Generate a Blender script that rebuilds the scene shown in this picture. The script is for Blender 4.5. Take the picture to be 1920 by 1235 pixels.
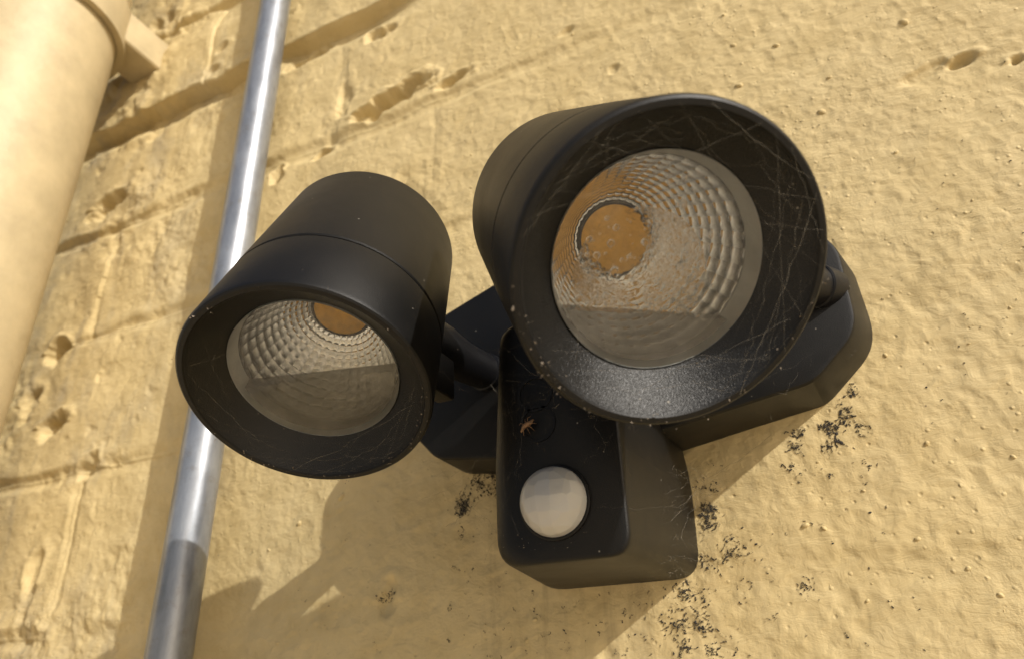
import bpy, bmesh, math, random
import numpy as np
from mathutils import Vector, Matrix
scene = bpy.context.scene
for o in list(bpy.data.objects): bpy.data.objects.remove(o)
random.seed(7); rng = np.random.default_rng(7)

# ------------------------------------------------------------------ camera
F_PX, PX_W, PX_H = 1250.0, 1920.0, 1235.0          # focal length / size of the photograph in pixels
AX = np.array([[0.9087, 0.2195, 0.3550], [0.4150, -0.3841, -0.8248], [-0.0447, 0.8968, -0.4401]])   # world axes in camera axes
cam_data = bpy.data.cameras.new('camera'); cam = bpy.data.objects.new('camera', cam_data)
scene.collection.objects.link(cam); scene.camera = cam
cam_data.sensor_width = 36.0; cam_data.lens = 36.0*F_PX/PX_W
cam_data.clip_start = 0.01; cam_data.clip_end = 3000.0
m = Matrix([list(AX[0])+[0], list(AX[1])+[0], list(AX[2])+[0], [0, 0, 0, 1]])
q = m.to_quaternion(); cam.rotation_mode = 'QUATERNION'; cam.rotation_quaternion = q; cam.location = (0, 0, 0)
cam_data.dof.use_dof = True; cam_data.dof.focus_distance = 0.180; cam_data.dof.aperture_fstop = 17.0

# ------------------------------------------------------------------ light
SUN = np.array([-2.0, 1.0, -1.30]); SUNN = SUN/np.linalg.norm(SUN)       # direction the light travels
to = -SUNN; elev = math.asin(to[2]); rot = math.atan2(to[0], to[1])
world = bpy.data.worlds.new('World'); scene.world = world; world.use_nodes = True
nt = world.node_tree; bg = nt.nodes['Background']
sky = nt.nodes.new('ShaderNodeTexSky'); sky.sky_type = 'NISHITA'; sky.sun_disc = False
sky.sun_elevation = elev; sky.sun_rotation = rot; sky.air_density = 1.0; sky.dust_density = 4.0; sky.ozone_density = 1.0
nt.links.new(sky.outputs[0], bg.inputs[0]); bg.inputs[1].default_value = 0.11
sl = bpy.data.lights.new('sun', 'SUN'); sl.energy = 3.9; sl.angle = math.radians(0.53); sl.color = (1.0, 0.96, 0.885)
so = bpy.data.objects.new('sun', sl); scene.collection.objects.link(so)
so.rotation_euler = Vector(SUNN).to_track_quat('-Z', 'Y').to_euler(); so.location = (3, -2, 3)
scene.view_settings.view_transform = 'Standard'; scene.view_settings.look = 'None'
scene.view_settings.exposure = 0.12; scene.view_settings.gamma = 1.0
scene.view_settings.use_curve_mapping = False
scene.render.resolution_x = 1024; scene.render.resolution_y = 658
scene.cycles.max_bounces = 8; scene.cycles.diffuse_bounces = 3; scene.cycles.transparent_max_bounces = 16

# ------------------------------------------------------------------ helpers
WALL_Y = 0.23
def at(px, py, y=WALL_Y):
    """point of the place at distance y in front of the camera's plane parallel to the wall"""
    d = AX @ np.array([(px-PX_W/2)/F_PX, -(py-PX_H/2)/F_PX, -1.0])
    return d*(y/d[1])

def link(o, parent=None):
    scene.collection.objects.link(o)
    if parent is not None: o.parent = parent
    return o
def tag(o, label=None, cat=None, group=None, kind=None):
    if label: o['label'] = label
    if cat: o['category'] = cat
    if group: o['group'] = group
    if kind: o['kind'] = kind
    return o
def empty(name, loc=(0, 0, 0)):
    o = bpy.data.objects.new(name, None); o.location = loc; o.empty_display_size = 0.02
    return link(o)
def mesh_obj(name, verts, faces, mat, parent=None, smooth=True, sharp=None):
    me = bpy.data.meshes.new(name)
    me.from_pydata([tuple(map(float, v)) for v in verts], [], [tuple(f) for f in faces]); me.update()
    if smooth: me.polygons.foreach_set('use_smooth', [True]*len(me.polygons))
    if sharp is not None: me.set_sharp_from_angle(angle=math.radians(sharp))
    if mat: me.materials.append(mat)
    o = bpy.data.objects.new(name, me); return link(o, parent)

def axis(th, ph):
    return np.array([math.sin(th)*math.cos(ph), -math.cos(th)*math.cos(ph), math.sin(ph)])
def frame(n):
    y = np.array([0, 0, 1.0])-n*n[2]; y /= np.linalg.norm(y); return np.cross(y, n), y, n
def frame_matrix(C, n):
    x, y, z = frame(n); M = Matrix.Identity(4)
    for i in range(3): M[i][0], M[i][1], M[i][2], M[i][3] = x[i], y[i], z[i], C[i]
    return M
def lathe(profile, seg=96, close_start=False, close_end=False):
    """profile: list of (z, r) revolved about local Z"""
    V, Fc = [], []
    for z, r in profile:
        for k in range(seg):
            a = 2*math.pi*k/seg; V.append((r*math.cos(a), r*math.sin(a), z))
    for i in range(len(profile)-1):
        for k in range(seg):
            k2 = (k+1) % seg
            Fc.append((i*seg+k, i*seg+k2, (i+1)*seg+k2, (i+1)*seg+k))
    if close_start: Fc.append(tuple(range(seg-1, -1, -1)))
    if close_end: b = (len(profile)-1)*seg; Fc.append(tuple(range(b, b+seg)))
    return V, Fc
def tube(points, radii, seg=24, caps=True):
    P = [Vector(p) for p in points]; V, Fc = [], []
    up = Vector((0, 0, 1))
    for i, p in enumerate(P):
        t = (P[min(i+1, len(P)-1)]-P[max(i-1, 0)]).normalized()
        u = t.cross(up)
        if u.length < 1e-4: u = t.cross(Vector((1, 0, 0)))
        u.normalize(); w = u.cross(t)
        for k in range(seg):
            a = 2*math.pi*k/seg; V.append(p+(u*math.cos(a)+w*math.sin(a))*radii[i])
    for i in range(len(P)-1):
        for k in range(seg):
            k2 = (k+1) % seg; Fc.append((i*seg+k, (i+1)*seg+k, (i+1)*seg+k2, i*seg+k2))
    if caps:
        Fc.append(tuple(range(seg))); b = (len(P)-1)*seg; Fc.append(tuple(range(b+seg-1, b-1, -1)))
    return V, Fc

# ------------------------------------------------------------------ materials
def new_mat(name):
    mt = bpy.data.materials.new(name); mt.use_nodes = True
    n = mt.node_tree; return mt, n, n.nodes['Principled BSDF'], n.nodes['Material Output']
def nd(n, t, **kw):
    x = n.nodes.new(t)
    for k, v in kw.items():
        if hasattr(x, k): setattr(x, k, v)
        else: x.inputs[k].default_value = v
    return x
def noise(n, co, scale, detail=4.0, rough=0.55, dist=0.0):
    x = nd(n, 'ShaderNodeTexNoise'); x.inputs['Scale'].default_value = scale; x.inputs['Detail'].default_value = detail
    x.inputs['Roughness'].default_value = rough; x.inputs['Distortion'].default_value = dist
    n.links.new(co, x.inputs['Vector']); return x
def ramp(n, src, stops):
    r = nd(n, 'ShaderNodeValToRGB'); e = r.color_ramp.elements
    while len(e) < len(stops): e.new(0.5)
    for i, (p, c) in enumerate(stops):
        e[i].position = p; e[i].color = (*c, 1) if len(c) == 3 else c
    n.links.new(src, r.inputs[0]); return r
def mixc(n, a, b, fac, mode='MIX'):
    x = nd(n, 'ShaderNodeMix'); x.data_type = 'RGBA'; x.blend_type = mode
    for s, v in ((x.inputs[6], a), (x.inputs[7], b), (x.inputs[0], fac)):
        if isinstance(v, bpy.types.NodeSocket): n.links.new(v, s)
        elif isinstance(v, tuple): s.default_value = (*v, 1)
        else: s.default_value = v
    return x.outputs[2]
def bump(n, h, strength, dist, prev=None):
    b = nd(n, 'ShaderNodeBump'); b.inputs['Strength'].default_value = strength; b.inputs['Distance'].default_value = dist
    n.links.new(h, b.inputs['Height'])
    if prev is not None: n.links.new(prev, b.inputs['Normal'])
    return b.outputs[0]

def wall_paint():
    mt, n, p, out = new_mat('wall_paint'); L = n.links
    tc = nd(n, 'ShaderNodeTexCoord'); co = tc.outputs['Object']
    big = noise(n, co, 9, 5, .6); mid = noise(n, co, 55, 5, .6); fine = noise(n, co, 420, 3, .6)
    c = ramp(n, big.outputs[0], [(.3, (.52, .405, .20)), (.7, (.57, .455, .24))]).outputs[0]
    md = ramp(n, mid.outputs[0], [(.30, (.87, .85, .80)), (.55, (1, 1, 1)), (.75, (1.04, 1.04, 1.05))]).outputs[0]
    c = mixc(n, c, md, 1.0, 'MULTIPLY')
    # grime: streaky grey patches, strongest on the rough brickwork by the pipes
    mp = nd(n, 'ShaderNodeMapping'); mp.inputs['Scale'].default_value = (1, 1, .45); L.new(co, mp.inputs[0])
    g = noise(n, mp.outputs[0], 24, 7, .68, .4)
    gr = ramp(n, g.outputs[0], [(.50, (0, 0, 0)), (.68, (1, 1, 1))]).outputs[0]
    sx = nd(n, 'ShaderNodeSeparateXYZ'); L.new(co, sx.inputs[0])
    mr = nd(n, 'ShaderNodeMapRange'); L.new(sx.outputs[0], mr.inputs[0])
    mr.inputs[1].default_value = -.42; mr.inputs[2].default_value = -.20; mr.inputs[3].default_value = .85; mr.inputs[4].default_value = .12
    mul = nd(n, 'ShaderNodeMath', operation='MULTIPLY'); L.new(gr, mul.inputs[0]); L.new(mr.outputs[0], mul.inputs[1])
    c = mixc(n, c, (.30, .255, .175), mul.outputs[0])
    sm = nd(n, 'ShaderNodeMapping'); sm.inputs['Scale'].default_value = (1, 1, .12); L.new(co, sm.inputs[0])
    sn = ramp(n, noise(n, sm.outputs[0], 150, 6, .7, .3).outputs[0], [(.50, (0, 0, 0)), (.75, (1, 1, 1))]).outputs[0]
    def band(sock, a, b, hi, lo):
        q_ = nd(n, 'ShaderNodeMapRange'); q_.interpolation_type = 'SMOOTHSTEP'; L.new(sock, q_.inputs[0])
        q_.inputs[1].default_value = a; q_.inputs[2].default_value = b; q_.inputs[3].default_value = hi; q_.inputs[4].default_value = lo; return q_.outputs[0]
    def mulv(a, b):
        q_ = nd(n, 'ShaderNodeMath', operation='MULTIPLY'); L.new(a, q_.inputs[0])
        if isinstance(b, float): q_.inputs[1].default_value = b
        else: L.new(b, q_.inputs[1])
        return q_.outputs[0]
    zb_ = band(sx.outputs[2], 1.9+.045, 1.9+.085, 1.0, 0.0)
    stn = mulv(mulv(mulv(sn, zb_), mulv(band(sx.outputs[0], -.15, -.10, 0.0, 1.0), band(sx.outputs[0], -.02, .03, 1.0, 0.0))), .55)
    c = mixc(n, c, (.22, .17, .09), stn)
    # tiny fly specks
    vo = nd(n, 'ShaderNodeTexVoronoi'); vo.inputs['Scale'].default_value = 210; L.new(co, vo.inputs['Vector'])
    sp = ramp(n, vo.outputs['Distance'], [(.045, (1, 1, 1)), (.085, (0, 0, 0))]).outputs[0]
    sep = nd(n, 'ShaderNodeSeparateColor'); L.new(vo.outputs['Color'], sep.inputs[0])
    gt = nd(n, 'ShaderNodeMath', operation='GREATER_THAN'); L.new(sep.outputs[0], gt.inputs[0]); gt.inputs[1].default_value = .90
    m2 = nd(n, 'ShaderNodeMath', operation='MULTIPLY'); L.new(sp, m2.inputs[0]); L.new(gt.outputs[0], m2.inputs[1])
    m3 = nd(n, 'ShaderNodeMath', operation='MULTIPLY'); L.new(m2.outputs[0], m3.inputs[0]); m3.inputs[1].default_value = .75
    c = mixc(n, c, (.13, .09, .05), m3.outputs[0])
    L.new(c, p.inputs['Base Color']); p.inputs['Roughness'].default_value = .72
    p.inputs['Specular IOR Level'].default_value = .3
    def stroke(rot, sc, scale, dist):
        st = nd(n, 'ShaderNodeMapping'); st.inputs['Scale'].default_value = sc; st.inputs['Rotation'].default_value = (0, rot, 0); L.new(co, st.inputs[0])
        return noise(n, st.outputs[0], scale, 6, .62, dist)
    s1 = stroke(.65, (1, 1, 2.0), 105, 1.2); s2 = stroke(-.2, (2.4, 1, 1), 150, .8); s3 = stroke(.7, (1, 1, 1.7), 300, .8)
    nm = bump(n, s1.outputs[0], .46, .0011)
    nm = bump(n, s2.outputs[0], .28, .0008, nm)
    msk = ramp(n, noise(n, co, 16, 3, .6).outputs[0], [(.38, (.12,)*3), (.66, (1,)*3)]).outputs[0]
    def masked(x):
        q_ = nd(n, 'ShaderNodeMath', operation='MULTIPLY'); L.new(x, q_.inputs[0]); L.new(msk, q_.inputs[1]); return q_.outputs[0]
    nm = bump(n, masked(s3.outputs[0]), .50, .0006, nm)
    rg = nd(n, 'ShaderNodeTexNoise'); rg.noise_type = 'RIDGED_MULTIFRACTAL'; rg.inputs['Scale'].default_value = 120; rg.inputs['Detail'].default_value = 5
    rg.inputs['Roughness'].default_value = .6; rg.inputs['Distortion'].default_value = .7; L.new(co, rg.inputs['Vector'])
    nm = bump(n, rg.outputs[0], .30, .0007, nm)
    nm = bump(n, masked(fine.outputs[0]), .55, .0006, nm)
    vb = nd(n, 'ShaderNodeTexVoronoi'); vb.inputs['Scale'].default_value = 480; L.new(co, vb.inputs['Vector'])
    blob = ramp(n, vb.outputs['Distance'], [(.05, (1, 1, 1)), (.35, (0, 0, 0))]).outputs[0]
    sepb = nd(n, 'ShaderNodeSeparateColor'); L.new(vb.outputs['Color'], sepb.inputs[0])
    gb = nd(n, 'ShaderNodeMath', operation='GREATER_THAN'); L.new(sepb.outputs[1], gb.inputs[0]); gb.inputs[1].default_value = .95
    mb = nd(n, 'ShaderNodeMath', operation='MULTIPLY'); L.new(blob, mb.inputs[0]); L.new(gb.outputs[0], mb.inputs[1])
    nm = bump(n, mb.outputs[0], .55, .0006, nm)
    g2 = nd(n, 'ShaderNodeMath', operation='LESS_THAN'); L.new(sepb.outputs[2], g2.inputs[0]); g2.inputs[1].default_value = .035
    m5 = nd(n, 'ShaderNodeMath', operation='MULTIPLY'); L.new(blob, m5.inputs[0]); L.new(g2.outputs[0], m5.inputs[1])
    m6 = nd(n, 'ShaderNodeMath', operation='MULTIPLY'); L.new(m5.outputs[0], m6.inputs[0]); m6.inputs[1].default_value = -1
    nm = bump(n, m6.outputs[0], .5, .0006, nm)
    L.new(nm, p.inputs['Normal']); return mt

def powder_black(name, col=(.0050, .0048, .0046), rough=.42, dust=.38, bstr=.35, spec=.24):
    mt, n, p, out = new_mat(name); L = n.links
    co = nd(n, 'ShaderNodeTexCoord').outputs['Object']
    a = noise(n, co, 60, 5, .65); b = noise(n, co, 4200, 1, .5)
    dst = ramp(n, a.outputs[0], [(.42, (0, 0, 0)), (.75, (1, 1, 1))]).outputs[0]
    mu = nd(n, 'ShaderNodeMath', operation='MULTIPLY'); L.new(dst, mu.inputs[0]); mu.inputs[1].default_value = dust
    c = mixc(n, col, (.011, .0097, .0078), mu.outputs[0])
    # pale dust flecks
    vo = nd(n, 'ShaderNodeTexVoronoi'); vo.inputs['Scale'].default_value = 420; L.new(co, vo.inputs['Vector'])
    sp = ramp(n, vo.outputs['Distance'], [(.06, (1, 1, 1)), (.12, (0, 0, 0))]).outputs[0]
    sep = nd(n, 'ShaderNodeSeparateColor'); L.new(vo.outputs['Color'], sep.inputs[0])
    gt = nd(n, 'ShaderNodeMath', operation='GREATER_THAN'); L.new(sep.outputs[0], gt.inputs[0]); gt.inputs[1].default_value = .95
    m2 = nd(n, 'ShaderNodeMath', operation='MULTIPLY'); L.new(sp, m2.inputs[0]); L.new(gt.outputs[0], m2.inputs[1])
    c = mixc(n, c, (.22, .20, .17), m2.outputs[0])
    L.new(c, p.inputs['Base Color'])
    rr = nd(n, 'ShaderNodeMapRange'); L.new(a.outputs[0], rr.inputs[0]); rr.inputs[3].default_value = rough-.06; rr.inputs[4].default_value = rough+.12
    L.new(rr.outputs[0], p.inputs['Roughness'])
    p.inputs['Specular IOR Level'].default_value = spec
    L.new(bump(n, b.outputs[0], bstr, .00016), p.inputs['Normal']); return mt

def simple(name, col, rough=.5, metal=0.0, nscale=0, namt=.2, bscale=0, bdist=.0003, bstr=.3):
    mt, n, p, out = new_mat(name); L = n.links
    co = nd(n, 'ShaderNodeTexCoord').outputs['Object']
    p.inputs['Base Color'].default_value = (*col, 1); p.inputs['Roughness'].default_value = rough; p.inputs['Metallic'].default_value = metal
    if nscale:
        x = noise(n, co, nscale, 5, .6)
        lo = tuple(v*(1-namt) for v in col); hi = tuple(min(1, v*(1+namt)) for v in col)
        L.new(ramp(n, x.outputs[0], [(.3, lo), (.7, hi)]).outputs[0], p.inputs['Base Color'])
    if bscale:
        b = noise(n, co, bscale, 4, .6); L.new(bump(n, b.outputs[0], bstr, bdist), p.inputs['Normal'])
    return mt

def galvanised():
    mt, n, p, out = new_mat('galvanised_steel'); L = n.links
    co = nd(n, 'ShaderNodeTexCoord').outputs['Object']
    mp = nd(n, 'ShaderNodeMapping'); mp.inputs['Scale'].default_value = (1, 1, .3); L.new(co, mp.inputs[0])
    a = noise(n, mp.outputs[0], 120, 5, .65); v = nd(n, 'ShaderNodeTexVoronoi'); v.inputs['Scale'].default_value = 260; L.new(co, v.inputs[0])
    c = ramp(n, a.outputs[0], [(.3, (.20, .215, .24)), (.65, (.34, .36, .395))]).outputs[0]
    sp = ramp(n, noise(n, co, 190, 4, .75).outputs[0], [(.54, (0, 0, 0)), (.72, (1, 1, 1))]).outputs[0]
    mu = nd(n, 'ShaderNodeMath', operation='MULTIPLY'); L.new(sp, mu.inputs[0]); mu.inputs[1].default_value = .5
    c = mixc(n, c, (.20, .18, .15), mu.outputs[0])
    L.new(c, p.inputs['Base Color']); p.inputs['Metallic'].default_value = .62
    r = nd(n, 'ShaderNodeMapRange'); L.new(a.outputs[0], r.inputs[0]); r.inputs[3].default_value = .26; r.inputs[4].default_value = .44
    L.new(r.outputs[0], p.inputs['Roughness']); L.new(bump(n, a.outputs[0], .15, .0004), p.inputs['Normal']); return mt

def clear_glass():
    mt, n, p, out = new_mat('clear_glass'); L = n.links
    n.nodes.remove(p)
    tr = nd(n, 'ShaderNodeBsdfTransparent'); tr.inputs[0].default_value = (.90, .91, .90, 1)
    gl = nd(n, 'ShaderNodeBsdfGlossy'); gl.inputs['Roughness'].default_value = .03
    df = nd(n, 'ShaderNodeBsdfDiffuse'); df.inputs[0].default_value = (.55, .52, .47, 1)
    co = nd(n, 'ShaderNodeTexCoord').outputs['Object']
    a = noise(n, co, 130, 5, .7)
    dirt = ramp(n, a.outputs[0], [(.45, (.02,)*3), (.8, (.16,)*3)]).outputs[0]
    fr = nd(n, 'ShaderNodeFresnel'); fr.inputs[0].default_value = 1.5
    m1 = nd(n, 'ShaderNodeMixShader'); L.new(fr.outputs[0], m1.inputs[0]); L.new(tr.outputs[0], m1.inputs[1]); L.new(gl.outputs[0], m1.inputs[2])
    m2 = nd(n, 'ShaderNodeMixShader'); L.new(dirt, m2.inputs[0]); L.new(m1.outputs[0], m2.inputs[1]); L.new(df.outputs[0], m2.inputs[2])
    L.new(m2.outputs[0], out.inputs[0]); return mt
def droplet_mat():
    mt, n, p, out = new_mat('water_droplet'); L = n.links; n.nodes.remove(p)
    g = nd(n, 'ShaderNodeBsdfGlass'); g.inputs['IOR'].default_value = 1.33; g.inputs['Roughness'].default_value = .02
    L.new(g.outputs[0], out.inputs[0]); return mt
def wet_film():
    mt, n, p, out = new_mat('condensation_film'); L = n.links; n.nodes.remove(p)
    co = nd(n, 'ShaderNodeTexCoord').outputs['Object']
    a = noise(n, co, 620, 2, .5, 1.6); b = noise(n, co, 140, 3, .6)
    mk = ramp(n, b.outputs[0], [(.36, (0, 0, 0)), (.60, (1, 1, 1))]).outputs[0]
    mu = nd(n, 'ShaderNodeMath', operation='MULTIPLY'); L.new(a.outputs[0], mu.inputs[0]); L.new(mk, mu.inputs[1])
    g = nd(n, 'ShaderNodeBsdfRefraction'); g.inputs['IOR'].default_value = 1.11; g.inputs['Roughness'].default_value = .0
    L.new(bump(n, mu.outputs[0], 1.0, .0009), g.inputs['Normal']); L.new(g.outputs[0], out.inputs[0]); return mt
M_FILM = wet_film()
def murky_water():
    mt, n, p, out = new_mat('murky_water'); L = n.links
    co = nd(n, 'ShaderNodeTexCoord').outputs['Object']; a = noise(n, co, 70, 4, .6, .5)
    L.new(ramp(n, a.outputs[0], [(.35, (.10, .095, .085)), (.7, (.20, .195, .18))]).outputs[0], p.inputs['Base Color'])
    p.inputs['Roughness'].default_value = .05; p.inputs['Alpha'].default_value = .55; p.inputs['Coat Weight'].default_value = .6; p.inputs['Coat Roughness'].default_value = .03; p.inputs['IOR'].default_value = 1.33
    return mt
def thread_mat():
    mt, n, p, out = new_mat('spider_silk'); L = n.links
    p.inputs['Base Color'].default_value = (.42, .38, .31, 1); p.inputs['Roughness'].default_value = .5; p.inputs['Alpha'].default_value = .34
    return mt

M_WALL = wall_paint()
M_BLACK = powder_black('black_powder_coat')
M_BAFFLE = powder_black('black_baffle', (.0045, .0045, .0046), .33, .15, .8, .36)
M_RUBBER = powder_black('black_rubber', (.005, .005, .006), .38, .2, .5)
M_GALV = galvanised()
M_PIPE = simple('cream_pipe_paint', (.45, .365, .215), .55, 0, 55, .12, 150, .0010, .4)
M_GLASS = clear_glass(); M_DROP = droplet_mat(); M_WATER = murky_water(); M_SILK = thread_mat()
M_REFL = simple('faceted_aluminium', (.90, .90, .89), .10, 1.0, 160, .05, 300, .0002, .08)
M_EDGE = simple('frosted_glass_edge', (.55, .57, .55), .3, 0, 80, .15)
M_LED = simple('amber_phosphor', (.74, .39, .055), .45, 0, 400, .18, 900, .0002, .4)
M_DOME = simple('milky_dome_plastic', (.43, .42, .395), .26, 0, 60, .05, 0, .0003, .2)
_p = M_DOME.node_tree.nodes['Principled BSDF']; _p.inputs['Subsurface Weight'].default_value = .25; _p.inputs['Subsurface Radius'].default_value = (.004, .003, .002); _p.inputs['Subsurface Scale'].default_value = 1.0
_n = M_DOME.node_tree; _v = _n.nodes.new('ShaderNodeTexVoronoi'); _v.inputs['Scale'].default_value = 290; _v.inputs['Randomness'].default_value = .35
_n.links.new([x for x in _n.nodes if x.type == 'TEX_COORD'][0].outputs['Object'], _v.inputs['Vector'])
_n.links.new(bump(_n, _v.outputs['Distance'], .8, .0006), _p.inputs['Normal'])
M_MOULD = simple('black_mould', (.035, .030, .024), .9, 0, 600, .4)
M_DEBRIS = simple('pale_debris', (.22, .18, .135), .8, 0, 900, .4)
M_HUSK = simple('brown_husk', (.17, .095, .045), .7, 0, 500, .5)
M_GROUND = simple('paving', (.62, .52, .38), .85, 0, 3, .15, 60, .003, .3)

# ------------------------------------------------------------------ wall: relief of painted brickwork
def lattice(x, z, scale, seed):
    r = np.random.default_rng(seed); N = 256; T = r.random((N, N))
    u, v = x*scale+37.3, z*scale+91.7
    i, j = np.floor(u).astype(int), np.floor(v).astype(int); fu, fv = u-i, v-j
    su, sv = fu*fu*fu*(fu*(fu*6-15)+10), fv*fv*fv*(fv*(fv*6-15)+10)
    i0, i1, j0, j1 = i % N, (i+1) % N, j % N, (j+1) % N
    a = T[i0, j0]*(1-su)+T[i1, j0]*su; b = T[i0, j1]*(1-su)+T[i1, j1]*su
    return (a*(1-sv)+b*sv)*2-1
def fbm(x, z, scale, seed, octv=3, gain=.5):
    s, a, t = 0, 1.0, 0
    for k in range(octv):
        an = .45+seed*.37+k*.8; c_, s_ = math.cos(an), math.sin(an)
        s = s+a*lattice(x*c_-z*s_, x*s_+z*c_, scale*1.93**k, seed+k*13); t += a; a *= gain
    return s/t
def sstep(t, a, b):
    t = np.clip((t-a)/(b-a), 0, 1); return t*t*(3-2*t)
JZ = [-.150, -.066, .018, .0995, .183, .267, .364, .449, .534, .619, .704]          # bed joints
VX0 = [-.05, .07, -.1115, .0085, -.138, -.204, -.08, -.20, -.08, -.20]             # one head joint of each course
JD = [.0025, .0025, .0016, .0026, .0016, .0030, .0085, .004, .004, .004, .004]      # depth of each bed joint
BRICK_L = .24
PITS = [  # (px, py, radius x, radius z, depth) broken arrises and blow holes
 (200, 385, .016, .009, .008), (112, 660, .010, .010, .008), (100, 800, .012, .008, .007), (740, 186, .020, .008, .008), (690, 212, .012, .005, .005),
 (565, 108, .016, .007, .007), (728, 1128, .005, .007, .0022), (1800, 112, .005, .0030, .0035), (1908, 110, .003, .003, .003), (1745, 130, .010, .003, .0012),
 (850, 150, .012, .004, .004), (700, 70, .006, .005, .004), (725, 58, .008, .004, .003), (600, 290, .007, .004, .004), (645, 180, .006, .016, .0025),
 (420, 95, .006, .004, .003), (400, 140, .008, .005, .003), (290, 250, .01, .006, .003), (170, 880, .008, .006, .005), (60, 1100, .006, .02, .003),
 (300, 40, .02, .012, .004), (60, 760, .008, .012, .004), (1060, 60, .006, .003, .0014), (520, 330, .006, .006, .004), (1150, 130, .003, .003, .0010)]
PITS = [(*at(a, b)[[0, 2]], c, d, e) for a, b, c, d, e in PITS]
def head_d(x, ci):
    u = (x-VX0[ci]+BRICK_L/2) % BRICK_L-BRICK_L/2
    return np.abs(u)
def height(x, z):
    shp = x.shape; x = x.ravel(); z = z.ravel()
    wx = x+.004*fbm(x, z, 25, 3, 2); wz = z+.0022*fbm(x, z, 22, 5, 3)
    lowk = 1-sstep(z, .09, .20)
    left = 1-sstep(x+lowk*.13, -.27, -.02-.05*lowk)                                      # brickwork shows on the left, thick paint hides it on the right
    h = .0020*fbm(x, z, 9, 11, 3)+.0006*fbm(x, z, 45, 17, 3)*(.45+.6*left)+.00022*fbm(x*1.2+z*.5, z*1.5-x*.4, 150, 23, 3)
    h += left*.0012*np.clip(fbm(x, z, 38, 31, 3, .5)-.05, -1, .5)+left*.0012*np.minimum(0, fbm(x, z, 90, 41, 3)+.38)*2
    rid = 1-np.abs(fbm(x+.01*z, z, 62, 131, 3))*2.2
    pm = .35+.65*sstep(fbm(x, z, 12, 211, 2), -.25, .35)
    h += .00046*np.clip(rid, -1, 1)*(.36+.39*left)*pm+.00024*(1-np.abs(fbm(x, z, 150, 151, 3))*2.4)*(1-.35*left)
    h += .0012*left*np.abs(fbm(x, z, 24, 171, 2))
    rough = np.clip(fbm(x, z, 15, 77, 2)*2.4-.12, 0, 1)*left
    h += rough*.0034*fbm(x, z, 70, 53, 4, .6)
    for k, zj in enumerate(JZ):
        d = wz-zj; s = (.30+.70*left)*(.60+.55*fbm(x, z*0+zj*50, 14, 61+k, 2))
        if k == 6:                                                     # the raked joint under the top course
            s2 = left*.4+.6; s2 = s2*(1-.75*np.exp(-((x+.262)/.014)**2))*sstep(-x, .11, .20)
            prof = np.where(d > 0, 1-sstep(d, -.001, .0012), 1-sstep(-d, .006, .022))
            h -= JD[k]*s2*prof; h += .0035*sstep(d, -.001, .002)*(1-sstep(d, .05, .085))*sstep(-x, .08, .2)
        else:
            wd = 1+.55*fbm(x, z, 30, 201+k, 2)
            h -= JD[k]*1.35*np.clip(s, .12, 1.5)*(1-sstep(np.abs(d)/wd, .0012, .0062))
            h += .0010*left*np.exp(-((d-.008)/.004)**2)*(.5+fbm(x, z, 40, 88, 2))
    ci = np.clip(np.searchsorted(JZ, wz)-1, 0, len(VX0)-1)
    bix = np.floor((wx-np.array(VX0)[ci])/BRICK_L).astype(int); hsh = np.sin(ci*12.9898+bix*78.233)*43758.5453; hsh -= np.floor(hsh)
    h += left*.0022*(hsh-.5)
    off = np.array(VX0)[ci]; u = (wx-off+BRICK_L/2) % BRICK_L-BRICK_L/2
    h -= .0013*left*np.clip(.45+.9*fbm(x, z, 24, 91, 2), 0, 1.3)*(1-sstep(np.abs(u), .001, .005))
    for a, b, ra, rb, dp in PITS:
        q = np.sqrt(((x-a)/ra)**2+((z-b-.25*(x-a))/rb)**2)+.55*fbm(x, z, 110, 97, 3)
        h -= dp*(1-sstep(q, .35, 1.05)); h += .18*dp*np.exp(-((q-1.2)/.25)**2)*(z > b)
    return h.reshape(shp)
XS = np.concatenate([np.arange(-.75, -.36, .0014), np.arange(-.36, .2001, .00066)])
ZS = np.concatenate([np.arange(-.10, .30, .00066), np.arange(.30, .71, .0014)])
GX, GZ = np.meshgrid(XS, ZS, indexing='ij'); HH = height(GX, GZ)
dhx = np.gradient(HH, XS, axis=0); dhz = np.gradient(HH, ZS, axis=1)
GN = np.stack([-dhx, -np.ones_like(HH), -dhz], -1); GN /= np.linalg.norm(GN, axis=-1, keepdims=True)
GV = np.stack([GX, WALL_Y-HH, GZ], -1)
nx, nz = len(XS), len(ZS)
cxm = (XS[:-1]+XS[1:])/2; czm = (ZS[:-1]+ZS[1:])/2; CX, CZ = np.meshgrid(cxm, czm, indexing='ij')
course = np.clip(np.searchsorted(JZ, CZ)-1, 0, len(VX0)-1)
bi = np.floor((CX-np.array(VX0)[course])/BRICK_L).astype(int)
hd = np.abs((CX-np.array(VX0)[course]+BRICK_L/2) % BRICK_L-BRICK_L/2)
bd = np.min(np.abs(CZ[..., None]-np.array(JZ)), -1)
cid = course*100+bi+50; cid[(hd < .0045) | (bd < .0045)] = -1
wall = empty('brick_wall', (0, WALL_Y, -1.9))
tag(wall, 'cream painted rough brick wall behind the black security light', 'wall')
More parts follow.
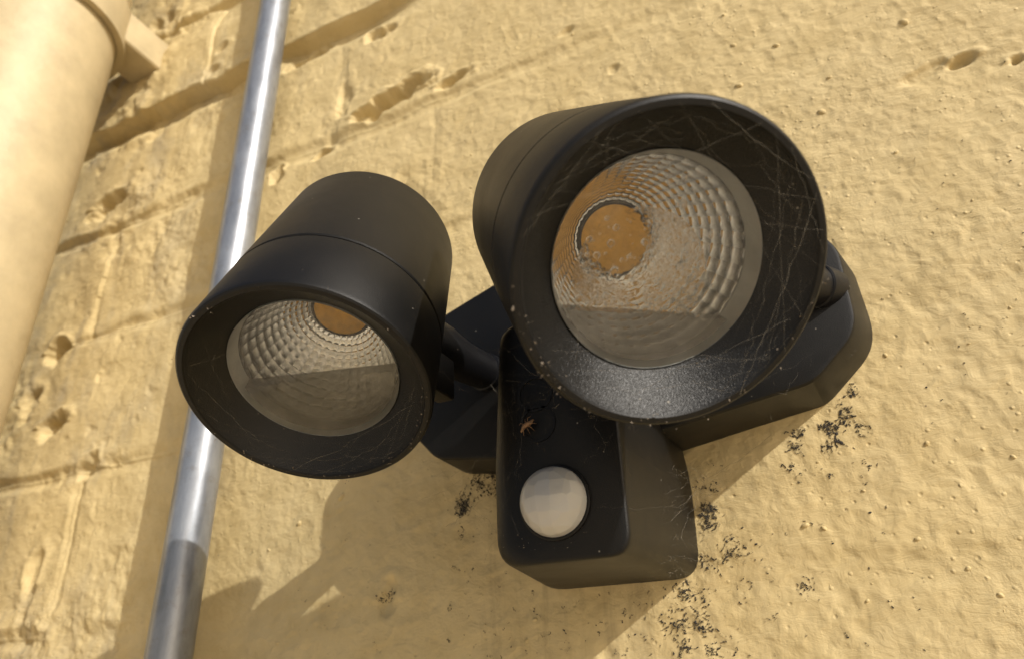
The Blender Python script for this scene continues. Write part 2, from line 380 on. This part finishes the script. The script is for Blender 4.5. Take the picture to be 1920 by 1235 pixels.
def grid_piece(name, mask, parent):
    ii, jj = np.nonzero(mask); a = ii*nz+jj
    quads = np.stack([a, a+nz, a+nz+1, a+1], -1); used, inv = np.unique(quads, return_inverse=True)
    inv = inv.reshape(quads.shape)
    V = GV.reshape(-1, 3)[used]-np.array([0, WALL_Y, -1.9]); N = GN.reshape(-1, 3)[used]
    me = bpy.data.meshes.new(name); nq = len(quads)
    me.vertices.add(len(V)); me.vertices.foreach_set('co', V.astype(np.float32).ravel())
    me.loops.add(nq*4); me.loops.foreach_set('vertex_index', inv.astype(np.int32).ravel())
    me.polygons.add(nq); me.polygons.foreach_set('loop_start', np.arange(0, nq*4, 4, dtype=np.int32))
    me.update(calc_edges=True)
    me.polygons.foreach_set('use_smooth', np.ones(nq, bool))
    me.normals_split_custom_set_from_vertices(N.astype(np.float32))
    me.materials.append(M_WALL)
    o = bpy.data.objects.new(name, me); return link(o, parent)
for c in np.unique(cid):
    if c >= 0: grid_piece('brick', cid == c, wall)
    else: grid_piece('mortar', cid == c, wall)
# the same wall going on beyond the modelled relief
x0, x1, z0, z1 = XS[0], XS[-1], ZS[0], ZS[-1]; X0, X1, Z0, Z1 = -4, 4, -1.9, 2.6
ring = [(X0, Z0), (X1, Z0), (X1, Z1), (X0, Z1), (x0, z0), (x1, z0), (x1, z1), (x0, z1)]
mesh_obj('plain_wall_face', [(x, .001, z+1.9) for x, z in ring], [(0, 1, 5, 4), (1, 2, 6, 5), (2, 3, 7, 6), (3, 0, 4, 7)], M_WALL, wall, smooth=False)
# ground that bounces the sun up under the lamp
g = mesh_obj('ground', [(-400, -400, -1.9), (400, -400, -1.9), (400, 400, -1.9), (-400, 400, -1.9)], [(0, 1, 2, 3)], M_GROUND, None, False)
tag(g, kind='structure')

def wall_pt(px, py):
    p = at(px, py); h = height(np.array([p[0]]), np.array([p[2]]))[0]; return p[0], p[2], h
# lumps in the paint (grit painted over)
V, Fc = [], []
def dome(x, z, r, hgt, h0, rz=None, seg=9):
    b = len(V); rz = rz or r; a0 = rng.random()*6
    for lv, (rr, hh) in enumerate(((1.05, -.15), (.86, .45), (.5, .85))):
        for k in range(seg):
            a = a0+2*math.pi*k/seg; w = 1+.22*math.sin(2*a+a0)
            V.append((x+r*rr*w*math.cos(a), -(h0+hgt*hh), z+rz*rr*w*math.sin(a)+1.9))
    V.append((x, -(h0+hgt), z+1.9))
    for lv in range(2):
        for k in range(seg):
            k2 = (k+1) % seg; Fc.append((b+lv*seg+k, b+lv*seg+k2, b+(lv+1)*seg+k2, b+(lv+1)*seg+k))
    for k in range(seg): Fc.append((b+2*seg+k, b+2*seg+(k+1) % seg, b+3*seg))
LUMPS = [(1510, 985, .0016), (1738, 830, .0012), (1660, 665, .0011), (1545, 990, .001), (1375, 85, .0016), (1385, 160, .002), (1455, 85, .002), (1555, 145, .0013), (1540, 210, .0018),
         (1875, 1115, .0012), (1815, 1065, .001), (1900, 855, .001), (1680, 285, .0012), (1695, 40, .002), (640, 930, .002), (560, 980, .0016), (1720, 1010, .0011)]
lx = rng.uniform(-.33, .12, 620); lz = rng.uniform(-.05, .42, 620)
lr = .00022+.0010*rng.random(620)**5
for px, py, r in LUMPS:
    p = at(px, py); lx = np.append(lx, p[0]); lz = np.append(lz, p[2]); lr = np.append(lr, r)
lh = height(lx, lz)
for x, z, r, h in zip(lx, lz, lr, lh): dome(x, z, r*.75, r*.5, h, r*(.5+.4*rng.random()))
tag(mesh_obj('paint_lumps', V, Fc, M_WALL, wall), kind='stuff')

# ------------------------------------------------------------------ black mould on the wall under the lamp
blobs = []
def cluster(px, py, n, spread, steps, drift=(0, 0), size=.00035):
    c = at(px, py)
    for _ in range(n if n < 5 else int(n*1.9)):
        x, z = c[0]+rng.normal()*spread*.7, c[2]+rng.normal()*spread*.55; a = rng.random()*6.28; w = .5+.9*rng.random()
        for s in range(rng.integers(3, steps*2+2)):
            a += rng.normal()*.75; st = .00012+.0002*rng.random(); x += st*math.cos(a)+drift[0]*.00016; z += st*math.sin(a)+drift[1]*.00016
            blobs.append((x, z, w*size*(.12+.44*rng.random()**2)*(2.0 if rng.random() < .04 else 1)))
            if rng.random() < .10: x += rng.normal()*.0006; z += rng.normal()*.0006
for a in [(868, 962, 26, .0016, 12, (.2, 1)), (872, 945, 12, .0010, 12, (.3, 1)), (862, 1000, 4, .001, 10, (0, -1)), (855, 1060, 3, .001, 9, (0, -1)), (850, 1130, 3, .001, 8, (0, -1)), (848, 1200, 2, .0006, 8, (0, -1)),
          (900, 903, 22, .004, 12, (.6, 0)), (930, 892, 18, .003, 10), (925, 925, 6, .003, 8), (725, 1120, 10, .0016, 8, (0, .5)), (710, 1205, 2, .0004, 12, (0, -1)), (770, 890, 1, .001, 4),
          (1325, 958, 22, .0022, 12, (.2, 0)), (1320, 985, 10, .002, 10), (1355, 1042, 12, .0032, 12, (.9, .15)), (1310, 1048, 8, .003, 10, (.8, 0)),
          (1285, 1105, 10, .0028, 12, (.8, .2)), (1300, 1150, 12, .0034, 10, (.6, .2)), (1275, 1172, 8, .002, 10), (1320, 1182, 7, .0024, 9), (1280, 1215, 8, .002, 10, (.6, 0)), (1330, 1222, 6, .002, 10, (.6, .1)), (1260, 1150, 6, .003, 8),
          (1556, 800, 22, .0022, 12, (.2, -.1)), (1580, 785, 8, .0018, 10, (.6, .3)), (1560, 830, 8, .0016, 9, (0, -.8)), (1497, 812, 9, .0014, 10), (1493, 838, 7, .001, 9, (0, -.7)), (1484, 878, 6, .001, 7), (1500, 895, 4, .0012, 6),
          (1598, 740, 7, .0012, 10, (.2, .5)), (1583, 768, 6, .0012, 8), (1612, 800, 5, .002, 9, (.2, -.5)), (1630, 868, 5, .0018, 6), (1558, 893, 3, .001, 6), (1515, 980, 4, .0016, 5), (1395, 1015, 5, .004, 5), (1510, 1105, 7, .002, 8), (1590, 1185, 3, .0014, 6), (1450, 1160, 3, .002, 6),
          (1325, 905, 5, .002, 8), (1350, 880, 3, .002, 6)]:
    cluster(*a)
def scatter(n, bx, size=.0003, steps=4):
    for _ in range(n): cluster(rng.uniform(bx[0], bx[2]), rng.uniform(bx[1], bx[3]), 1, .0002, steps, (0, 0), size)
scatter(45, (870, 900, 960, 1235)); scatter(60, (1150, 1090, 1420, 1235)); scatter(40, (1300, 990, 1450, 1110), .00025)
scatter(30, (960, 1090, 1160, 1235)); scatter(32, (1420, 850, 1750, 1235), .00026, 3); scatter(40, (1300, 0, 1920, 400), .00028, 2); scatter(14, (400, 940, 880, 1235), .0003, 3); scatter(25, (1650, 380, 1920, 800), .00025, 2)
bx = np.array(blobs); bh = height(bx[:, 0], bx[:, 1])
V, Fc = [], []
for (x, z, r), h in zip(blobs, bh): dome(x, z, r*(.7+.8*rng.random()), r*.35+.0001, h+.00012, r, 6)
md = mesh_obj('mould_specks', [(v[0], v[1]+WALL_Y, v[2]-1.9) for v in V], Fc, M_MOULD)
tag(md, 'black mould specks and soot dotted on wall below the lamp', 'mould', kind='stuff')

# ------------------------------------------------------------------ downpipe at the left edge
PX, PY, PR = -.409, .163, .045
dp = empty('downpipe', (PX, PY, -1.9)); tag(dp, 'fat cream painted downpipe at the left edge of wall', 'pipe')
def zcyl(name, r, za, zb, mat, parent, seg=72, base=-1.9):
    V, Fc = lathe([(za-base, r), (zb-base, r)], seg, True, True); return mesh_obj(name, V, Fc, mat, parent, True, 40)
zcyl('pipe', PR, -1.9, 2.5, M_PIPE, dp)
strap = None
V, Fc = lathe([(.398+1.9, PR+.0005), (.398+1.9, PR+.0055), (.428+1.9, PR+.0055), (.428+1.9, PR+.0005)], 72)
strap = mesh_obj('pipe_strap', V, Fc, M_PIPE, dp, True, 40)
def rbox(name, xa, xb, ya, yb, za, zb, mat, parent, bev=.002, origin=(0, 0, 0)):
    bm = bmesh.new(); bmesh.ops.create_cube(bm, size=1)
    for v in bm.verts:
        v.co = Vector(((xa if v.co.x < 0 else xb)-origin[0], (ya if v.co.y < 0 else yb)-origin[1], (za if v.co.z < 0 else zb)-origin[2]))
    bmesh.ops.bevel(bm, geom=bm.edges[:], offset=bev, segments=3, affect='EDGES', profile=.6)
    me = bpy.data.meshes.new(name); bm.to_mesh(me); bm.free()
    me.polygons.foreach_set('use_smooth', [True]*len(me.polygons)); me.set_sharp_from_angle(angle=math.radians(35)); me.materials.append(mat)
    o = bpy.data.objects.new(name, me); return link(o, parent)
rbox('wall_bracket', -.402, -.3705, .190, .236, .402, .430, M_PIPE, dp, .003, (PX, PY, -1.9))

# ------------------------------------------------------------------ galvanised conduit
CXX, CYY, CR = -.2474, .2125, .0090
V, Fc = lathe([(0, CR), (4.4, CR)], 64, True, True)
cd = mesh_obj('conduit', V, Fc, M_GALV, None, True, 40); cd.location = (CXX, CYY, -1.9)
tag(cd, 'thin shiny galvanised steel conduit running up the wall', 'conduit')

# ------------------------------------------------------------------ twin-head security light
lamp = empty('security_light', (-.055, WALL_Y, .09))
LO = np.array([-.055, WALL_Y, .09])
tag(lamp, 'black twin head security light with white motion sensor on wall', 'light')

def round_poly(pts, radii, seg=8):
    out = []; n = len(pts)
    for i in range(n):
        p = np.array(pts[i]); a = np.array(pts[i-1]); b = np.array(pts[(i+1) % n]); r = radii[i]
        da = (a-p)/np.linalg.norm(a-p); db = (b-p)/np.linalg.norm(b-p)
        ang = math.acos(np.clip(da@db, -1, 1)); t = r/math.tan(ang/2)
        t = min(t, .48*np.linalg.norm(a-p), .48*np.linalg.norm(b-p))
        s, e = p+da*t, p+db*t
        for k in range(seg+1):
            u = k/seg; out.append(tuple((1-u)**2*s+2*u*(1-u)*p+u*u*e))
    return out
def loft(name, rings, mat, parent, origin, sharp=30):
    """rings: list of (y, [(x,z),...]) from wall to front"""
    V, Fc = [], []; n = len(rings[0][1])
    for y, ring in rings:
        for x, z in ring: V.append((x-origin[0], y-origin[1], z-origin[2]))
    for i in range(len(rings)-1):
        for k in range(n):
            k2 = (k+1) % n; Fc.append((i*n+k, i*n+k2, (i+1)*n+k2, (i+1)*n+k))
    b = (len(rings)-1)*n; Fc.append(tuple(range(n-1, -1, -1))); Fc.append(tuple(range(b, b+n)))
    o = mesh_obj(name, V, Fc, mat, parent, True, sharp)
    bm = bmesh.new(); bm.from_mesh(o.data); bmesh.ops.recalc_face_normals(bm, faces=bm.faces); bm.to_mesh(o.data); bm.free()
    return o
def inset(ring, d):
    P = np.array(ring); c = P.mean(0); n = len(P); out = []
    for i in range(n):
        t = P[(i+1) % n]-P[i-1]; L = np.linalg.norm(t)
        nr = np.array([-t[1], t[0]])/(L if L > 1e-9 else 1)
        if nr@(c-P[i]) < 0: nr = -nr
        out.append(tuple(P[i]+nr*d))
    return out
# wall base: a wide rounded hexagon
bk = round_poly([(-.064, .0565), (.0115, .0690), (.0310, .0860), (.0305, .1150), (.0180, .1370), (-.064, .1450), (-.1240, .1270), (-.1400, .1080), (-.1370, .0800), (-.1230, .0655)],
                [.02, .014, .02, .016, .016, .02, .016, .02, .016, .012])
ft = round_poly([(-.064, .0560), (.0080, .0668), (.0228, .0800), (.0238, .1070), (.0120, .1300), (-.064, .1370), (-.1160, .1190), (-.1300, .1020), (-.1290, .0760), (-.1170, .0632)],
                [.02, .014, .016, .014, .014, .02, .014, .016, .012, .012])
YB = .199
base = loft('wall_base', [(WALL_Y+.004, bk), (YB+.0012, ft), (YB+.0003, inset(ft, .0005)), (YB, inset(ft, .0014))], M_BLACK, lamp, LO)
# sensor housing: box drafted towards the front
hb = round_poly([(-.0965, .0200), (-.0375, .0200), (-.0360, .0480), (-.0400, .0960), (-.0900, .0960), (-.0965, .0480)], [.012, .009, .02, .004, .004, .02], 8)
HS = .1608/.176
hf = round_poly([(a_*HS, b_*HS) for a_, b_ in [(-.0835, .0214), (-.0440, .0214), (-.0436, .0500), (-.0430, .0930), (-.0800, .0930), (-.0832, .0500)]], [.008, .006, .03, .003, .004, .03], 8)
YH = .156
rings = [(WALL_Y+.004, hb), (YH+.0048, hf)]
def shift_ring(r, y, dl, dr):     # rounded left shoulder, crisp right ridge
    out = []
    for x, z in r:
        t = (x+.0835*HS)/(.0405*HS)
        out.append((x+dl*(1-t)-dr*t, z+(dr if z < .0300 else 0)-(dr if z > .09 else 0)))
    return out
rings += [(YH+.0030, shift_ring(hf, 0, .0012, .0000)), (YH+.0016, shift_ring(hf, 0, .0030, .0001)), (YH+.0008, shift_ring(hf, 0, .0048, .0002)), (YH+.0003, shift_ring(hf, 0, .0068, .0005)), (YH, shift_ring(hf, 0, .0095, .0010))]
housing = loft('sensor_housing', rings, M_BLACK, lamp, LO, 50)
# PIR dome with its collar
pir = at(1036, 938, YH-.002); PRAD = .0085
nC = np.array([0, -1, 0.])
def place(o, C, n):
    o.matrix_world = frame_matrix(C-0, n); return o
def local_obj(name, V, Fc, mat, parent, M, sharp=None, parent_M=None):
    Minv = parent_M.inverted() if parent_M is not None else Matrix.Translation(-Vector(LO))
    T = Minv @ M
    return mesh_obj(name, [T @ Vector(v) for v in V], Fc, mat, parent, True, sharp)
prof = [(PRAD*.98*math.sin(a), PRAD*math.cos(a)) for a in np.linspace(-.25, math.pi/2-.02, 18)]
V, Fc = lathe(prof, 48, False, True)
MP = frame_matrix(np.array([pir[0], YH-.0008, pir[2]]), nC)
dome_o = local_obj('sensor_dome', V, Fc, M_DOME, housing, MP)
V, Fc = lathe([(-.002, .0092), (.0002, .0092), (.0004, .0089), (.0004, .0084), (-.002, .0084)], 48)
local_obj('dome_collar', V, Fc, M_BLACK, housing, MP, 30)
for px, py in ((985, 742), (990, 797)):
    c = at(px, py, YH)
    V, Fc = lathe([(-.001, .0050), (.0003, .0050), (.0003, .0043), (-.0005, .0042), (-.0005, .0006)], 32, False, True)
    local_obj('adjuster_dial', V, Fc, M_BLACK, housing, frame_matrix(np.array([c[0]+.0028, YH, c[2]]), nC), 30)

# spotlight heads -----------------------------------------------------------
SC = .875
R_ = .0352*SC; GR = .0243*SC; GK = .0088*SC
HEADS = [(np.array([-.0156, .1229, .0695])*SC, axis(.641, -.769), 'spotlight head tilted toward the viewer with droplets inside its glass', -.0118*SC, True, .0316*SC, .0870*SC),
         (np.array([-.1193, .1327, .0669])*SC, axis(.262, -1.062), 'spotlight head beside the conduit pointing steeply down', -.0030*SC, False, .0310*SC, .0845*SC)]
def reflector_mesh(r0, r1, z0, z1, rings=11, segs=36, sub=5, bulge=.00024):
    V, Fc = [], []
    def surf(u, a):
        r = r0+(r1-r0)*u; t = (r-r1)/(r0-r1)           # parabola from mouth (z0) to the chip (z1)
        return r, z1+(z0-z1)*t**1.4
    for i in range(rings):
        for k in range(segs):
            b = len(V)
            for p in range(sub+1):
                for q_ in range(sub+1):
                    u = (i+p/sub)/rings; a = 2*math.pi*(k+q_/sub)/segs
                    r, z = surf(u, a); w = .5*(1-(2*p/sub-1)**2)+.6*(1-(2*q_/sub-1)**2)
                    bb = bulge*(.5+r/r0*.7)*w; V.append(((r-bb)*math.cos(a), (r-bb)*math.sin(a), z+bb*.7))
            for p in range(sub):
                for q_ in range(sub):
                    s = b+p*(sub+1)+q_; Fc.append((s, s+1, s+sub+2, s+sub+1))
    return V, Fc
for C, n, lab, wy, wet, RB, LEN in HEADS:
    M = frame_matrix(C, n)
    seam = -.027*SC
    rs = R_+(RB-R_)*(.027*SC/LEN)
    V, Fc = lathe([(-.031*SC, .020*SC), (seam-(.0002 if wet else .0005), rs-.0022), (seam-(.0002 if wet else .0005), rs-.0003), (seam-(.0005 if wet else .0009), rs), (-LEN+.0045, RB+.0001), (-LEN+.0030, RB-.0004), (-LEN+.0016, RB-.0014), (-LEN+.0007, RB-.0026), (-LEN+.0002, RB-.0042), (-LEN, RB-.0065)], 112, False, True)
    body = local_obj('spotlight_head', V, Fc, M_BLACK, lamp, M, 30)
    body['label'] = lab
    def sub(name, V, Fc, mat, sharp=None): return local_obj(name, V, Fc, mat, body, M, sharp)
    lip = R_-.0024
    V, Fc = lathe([(seam+.0012, rs-.0030), (seam+.0001, rs-.0022), (seam+.0001, rs-.0003), (seam+.0004, rs), (-.0012, R_-.0002), (-.0004, R_-.0005), (0, R_-.0010),
                   (0, lip+.0003), (-.0004, lip)], 128)
    sub('bezel', V, Fc, M_BLACK, 28)
    V, Fc = lathe([(-.0003, lip+.0002), (-.0004, lip), (-.0016, lip-.0007), (-GK, GR+.0001), (-GK-.004, GR+.0001)], 128)
    sub('inner_baffle', V, Fc, M_BAFFLE, 28)
    gt = .0030*SC
    V, Fc = lathe([(-GK-gt, GR-.0002), (-GK+.0006, GR-.0002), (-GK+.0010, GR-.0006)], 96, False, True)
    Vg, Fg = V, Fc[:-1]
    # frosted inner wall between the pane and the reflector
    Vr, Fr = lathe([(-GK-.0042, GR-.0012), (-GK-.0004, GR-.0001), (-GK+.0004, GR-.0001)], 96)
    sub('glass_rim', Vr, Fr, M_EDGE, 30)
    Vp, Fp = lathe([(-GK+.0003, GR-.0001), (-GK+.0003, .002*SC)], 96, False, True)
    sub('glass_pane', Vp, Fp, M_GLASS)
    rz0 = -GK-.0042; rz1 = -.040*SC
    V, Fc = reflector_mesh(GR-.0012, .0094*SC, rz0, rz1)
    sub('reflector', V, Fc, M_REFL)
    V, Fc = lathe([(rz1-.0005, .0098*SC), (rz1+.0006, .0092*SC), (rz1+.0006, .0088*SC), (rz1+.0002, .0086*SC)], 48)
    sub('chip_ring', V, Fc, M_BLACK, 30)
    V, Fc = lathe([(rz1+.0003, .0088*SC), (rz1+.0005, .0084*SC)], 48, False, True)
    sub('led_chip', V, Fc, M_LED, 30)
    # trapped water behind the glass: level surface
    rw = GR-.0014; zt = -GK-.0005; zb = -GK-.0038; a0 = math.asin(max(-1, min(1, wy/rw)))
    arc = [(rw*math.cos(a), rw*math.sin(a)) for a in np.linspace(math.pi-a0, 2*math.pi+a0, 48)]
    Vw = [(x, y, zt) for x, y in arc]+[(x, y, zb) for x, y in arc]; nn = len(arc)
    Fw = [tuple(range(nn)), tuple(range(2*nn-1, nn-1, -1))]+[(i, (i+1) % nn+0 if False else i+nn, (i+1) % nn+nn, (i+1) % nn) for i in range(nn)]
    sub('trapped_water', Vw, Fw, M_WATER, 30)
    if wet:
        Vf, Ff = lathe([(-GK-.0002, GR*.60), (-GK-.0002, .001)], 64, False, True)
        Vf = [(x*1.05-.0032, max(y*1.05-.0030, wy+.0004), z) for x, y, z in Vf]
        sub('condensation_film', Vf, Ff, M_FILM)
        Vd, Fd = [], []; seg = 8
        for _ in range(110):
            for tries in range(20):
                rr = (GR-.003)*math.sqrt(rng.random()); a = rng.random()*6.283; x, y = rr*math.cos(a), rr*math.sin(a)
                dens = math.exp(-((x+.002)**2+(y+.003)**2)/(2*.0085**2))
                if y > wy+.0006 and rng.random() < dens: break
            else: continue
            r = .00018+.0007*rng.random()**2.5; b = len(Vd); st = 1+.5*rng.random(); th = rng.random()*3
            for rad, dz in ((1, 0), (.85, -.32), (.5, -.55)):
                for k in range(seg):
                    t = 6.283*k/seg; ex, ey = rad*r*math.cos(t)*st, rad*r*math.sin(t)
                    Vd.append((x+ex*math.cos(th)-ey*math.sin(th), y+ex*math.sin(th)+ey*math.cos(th), -GK+.0001+dz*r*.7))
            Vd.append((x, y, -GK+.0001-.42*r))
            for lv in range(2):
                for k in range(seg): k2 = (k+1) % seg; Fd.append((b+lv*seg+k2, b+lv*seg+k, b+(lv+1)*seg+k, b+(lv+1)*seg+k2))
            for k in range(seg): Fd.append((b+2*seg+(k+1) % seg, b+2*seg+k, b+3*seg))
            Fd.append(tuple(b+k for k in range(seg)))
        tag(sub('condensation', Vd, Fd, M_DROP, 60), kind='stuff')
# swivel arms ---------------------------------------------------------------
def arm(A, E, lab):
    A, E = np.array(A), np.array(E); d = E-A; L = np.linalg.norm(d); d = d/L
    ts = [.27, .33, .42, .52, .60, .68, .76, .84, .90, .93, .97]; rr = [.0078, .0085, .0092, .0092, .0088, .0078, .0070, .0067, .0066, .0064, .0062]
    P = [A+d*L*t+np.array([0, 0, -.0006])*math.sin(t*3.1) for t in ts]
    V, Fc = tube([p-LO for p in P], rr, 32); o = mesh_obj('swivel_arm', V, Fc, M_RUBBER, lamp, True, 50)
    V, Fc = tube([A+d*L*.955-LO, A+d*L*.960-LO, A+d*(L*.985)-LO, A+d*(L+.004)-LO], [.0064, .0069, .0069, .0066], 32); mesh_obj('collar', V, Fc, M_RUBBER, o, True, 40)
    return o
Cr, nr_ = HEADS[0][0], HEADS[0][1]; Cl, nl_ = HEADS[1][0], HEADS[1][1]
El = at(917, 700, YB+.001)
arm(Cl-nl_*.045*SC, El, '')
Er = at(1540, 540, YB+.001)
arm(Cr-nr_*.045*SC, Er, '')
# clamp lug on the head beside the knuckle
lg = at(823, 700, .160)
lug = rbox('clamp_lug', lg[0]-.004, lg[0]+.0022, .152, .166, lg[2]-.007, lg[2]+.006, M_BLACK, lamp, .0012, LO)

# ------------------------------------------------------------------ dirt on the lamp
V, Fc = [], []
def fleck(p, r):
    b = len(V); k = 6
    ax = rng.normal(size=3); ax /= np.linalg.norm(ax)
    for i in range(5):
        q_ = rng.normal(size=3); q_ /= np.linalg.norm(q_); V.append(p+q_*r*(.5+rng.random()))
    Fc.extend([(b, b+1, b+2), (b, b+2, b+3), (b, b+3, b+4), (b, b+4, b+1), (b+1, b+2, b+3), (b+1, b+3, b+4)])
for C, n, *_ in HEADS:
    x, y, z = frame(n)
    for _ in range(48):
        a = rng.uniform(3.3, 6.2) if rng.random() < .75 else rng.uniform(0, 6.28)
        c0 = C+(x*math.cos(a)+y*math.sin(a))*(R_-rng.uniform(.0004, .0030))+n*.0002
        for _ in range(rng.integers(1, 4)): fleck(c0+rng.normal(size=3)*.0005-LO, rng.uniform(.00008, .0003))
    for _ in range(26):
        a = rng.uniform(3.6, 6.0); u = rng.random(); r = lip+(GR-lip)*u; k = .0016+(GK-.0016)*u
        fleck(C+(x*math.cos(a)+y*math.sin(a))*(r-.0001)-n*k-LO, rng.uniform(.00008, .00022))
for _ in range(40):
    fleck(np.array([rng.uniform(-.08, -.05), YH-.0001, rng.uniform(.0225, .031)])-LO, rng.uniform(.00008, .0002))
tag(mesh_obj('dust_flecks', V, Fc, M_DEBRIS, lamp, False), kind='stuff')

# ------------------------------------------------------------------ cobwebs
V, Fc = [], []
def strand(p, q_, r=.00006, sag=.001, n=7, jit=.0002):
    sag = sag+.0006*rng.random(); n = n+4; jit = jit*1.4; r = r*rng.choice([.45, .6, .8, 1.2])
    p, q_ = np.array(p, float), np.array(q_, float); pts = []
    for i in range(n):
        t = i/(n-1); c = p+(q_-p)*t+np.array([0, 0, -sag*4*t*(1-t)])
        if 0 < i < n-1: c = c+rng.normal(size=3)*jit
        pts.append(c)
    v, f = tube(pts, [r*.5*(.5+.8*rng.random()) for _ in pts], 3, False); b = len(V); V.extend(v); Fc.extend(tuple(b+i for i in t) for t in f)
def rim(h, a, dr=0.0, dk=0.0):
    C, n = HEADS[h][0], HEADS[h][1]; x, y, z = frame(n); return C+(x*math.cos(a)+y*math.sin(a))*(R_-.0015-dr)+n*(.0002-dk)
for a, b in ((2.9, 1.2), (2.35, .55), (2.0, .1), (1.55, .7), (1.1, -.5), (.95, .2), (2.7, .35), (.6, -.9), (1.75, -.25), (3.0, 2.2), (-.1, -1.0)):
    strand(rim(0, a), rim(0, b), rng.uniform(.00003, .00007), rng.uniform(0, .0012), 9, .00012)
for _ in range(34):
    a = rng.uniform(-1.2, 3.2); strand(rim(0, a, rng.uniform(0, .003), .001), rim(0, a+rng.normal()*1.0, rng.uniform(0, .006), rng.uniform(0, .004)), rng.uniform(.00002, .00004), rng.uniform(0, .001), 9, .0002)
for _ in range(26):
    a = rng.uniform(2.6, 6.6); strand(rim(1, a, rng.uniform(0, .003), .001), rim(1, a+rng.normal()*.8, rng.uniform(0, .006), rng.uniform(0, .004)), rng.uniform(.00002, .00004), rng.uniform(0, .001), 9, .0002)
for a, b in ((3.4, 5.2), (4.2, 5.9), (3.8, 4.9), (4.4, 5.4), (5.1, 6.1), (3.1, 4.3)):
    strand(rim(1, a), rim(1, b, .004, .003), rng.uniform(.00003, .00005), .0005, 8, .0002)
for _ in range(30):      # threads from the big head's rim down to base and housing
    a = rng.uniform(4.0, 6.0); p = rim(0, a, -.001, .001)
    e = np.array([rng.uniform(-.078, .015), YB-.001, rng.uniform(.066, .09)]) if rng.random() < .55 else np.array([rng.uniform(-.078, -.046), YH-.0005, rng.uniform(.05, .085)])
    strand(p, e, rng.uniform(.00003, .00006), rng.uniform(0, .002), 8, .0003)
for _ in range(60):      # tangle between housing corner, base and wall
    p = np.array([-.0425+rng.normal()*.003, rng.uniform(.18, .222), rng.uniform(.026, .062)])
    e = np.array([rng.uniform(-.036, -.018), WALL_Y-.001, rng.uniform(.03, .06)]) if rng.random() < .45 else np.array([-.041+rng.normal()*.003, rng.uniform(.178, .225), rng.uniform(.024, .066)])
    strand(p, e, rng.uniform(.00003, .00007), rng.uniform(0, .0015), 7, .0005)
for _ in range(70):      # fuzz at the lower right corner of the housing
    p = np.array([rng.uniform(-.047, -.0395), rng.uniform(.185, .222), rng.uniform(.020, .032)]); e = p+rng.normal(size=3)*.004
    strand(p, e, rng.uniform(.00003, .00006), 0, 5, .0004)
for _ in range(40):      # over the sensor face
    p = np.array([rng.uniform(-.081, -.045), YH-.0008, rng.uniform(.023, .09)]); e = p+np.array([rng.normal()*.012, -abs(rng.normal())*.002, rng.normal()*.014])
    strand(p, e, rng.uniform(.00003, .00005), .0004, 7, .0004)
for _ in range(30):      # base right wing
    p = np.array([rng.uniform(-.03, .022), YB-.0006, rng.uniform(.064, .11)]); e = p+np.array([rng.normal()*.012, rng.uniform(-.004, .01), rng.normal()*.012])
    strand(p, e, rng.uniform(.00003, .00005), .0004, 7, .0004)
strand(at(920, 720, .195), at(985, 797, .174), .00012, 0, 8, .0003); strand(at(985, 797, .174), at(1048, 757, .150), .00014, -.0004, 10, .0004)
strand(at(1310, 905, .215), at(1445, 815, .19), .0001, 0, 10, .0003); strand(at(1245, 925, .19), at(1320, 885, .222), .0001, 0, 10, .0003)
cw = mesh_obj('cobweb', V, Fc, M_SILK, None); tag(cw, 'fine dusty cobweb threads strung across heads, housing and wall', 'cobweb', kind='stuff')
# brown insect husk caught on the dial
hk = at(988, 797, YH-.0022); V, Fc = [], []
v, f = tube([hk+np.array(d)*.001-hk for d in ((-1.7, 0, -1.5), (-.8, -.2, -.2), (.2, .1, .4), (1.2, -.2, .6), (1.9, 0, 1.4))], [.0002, .0006, .0008, .0005, .0002], 10); V += v; Fc += f
for dx, dz in ((-2.4, .6), (-1.2, -2.4), (.6, -2.2), (1.9, -1.6), (2.6, .1), (-.4, 2.0), (1.0, 2.4)):
    v, f = tube([np.array((dx*.0002, 0, dz*.0002)), np.array((dx*.0006, -.0008, dz*.0006+.0003)), np.array((dx*.001, .0004, dz*.001))], [.00016, .00010, .00005], 6)
    b = len(V); V += v; Fc += [tuple(b+i for i in t) for t in f]
hs = mesh_obj('insect_husk', V, Fc, M_HUSK); hs.location = tuple(hk); tag(hs, 'small brown dead insect husk caught above the white sensor dome', 'insect')
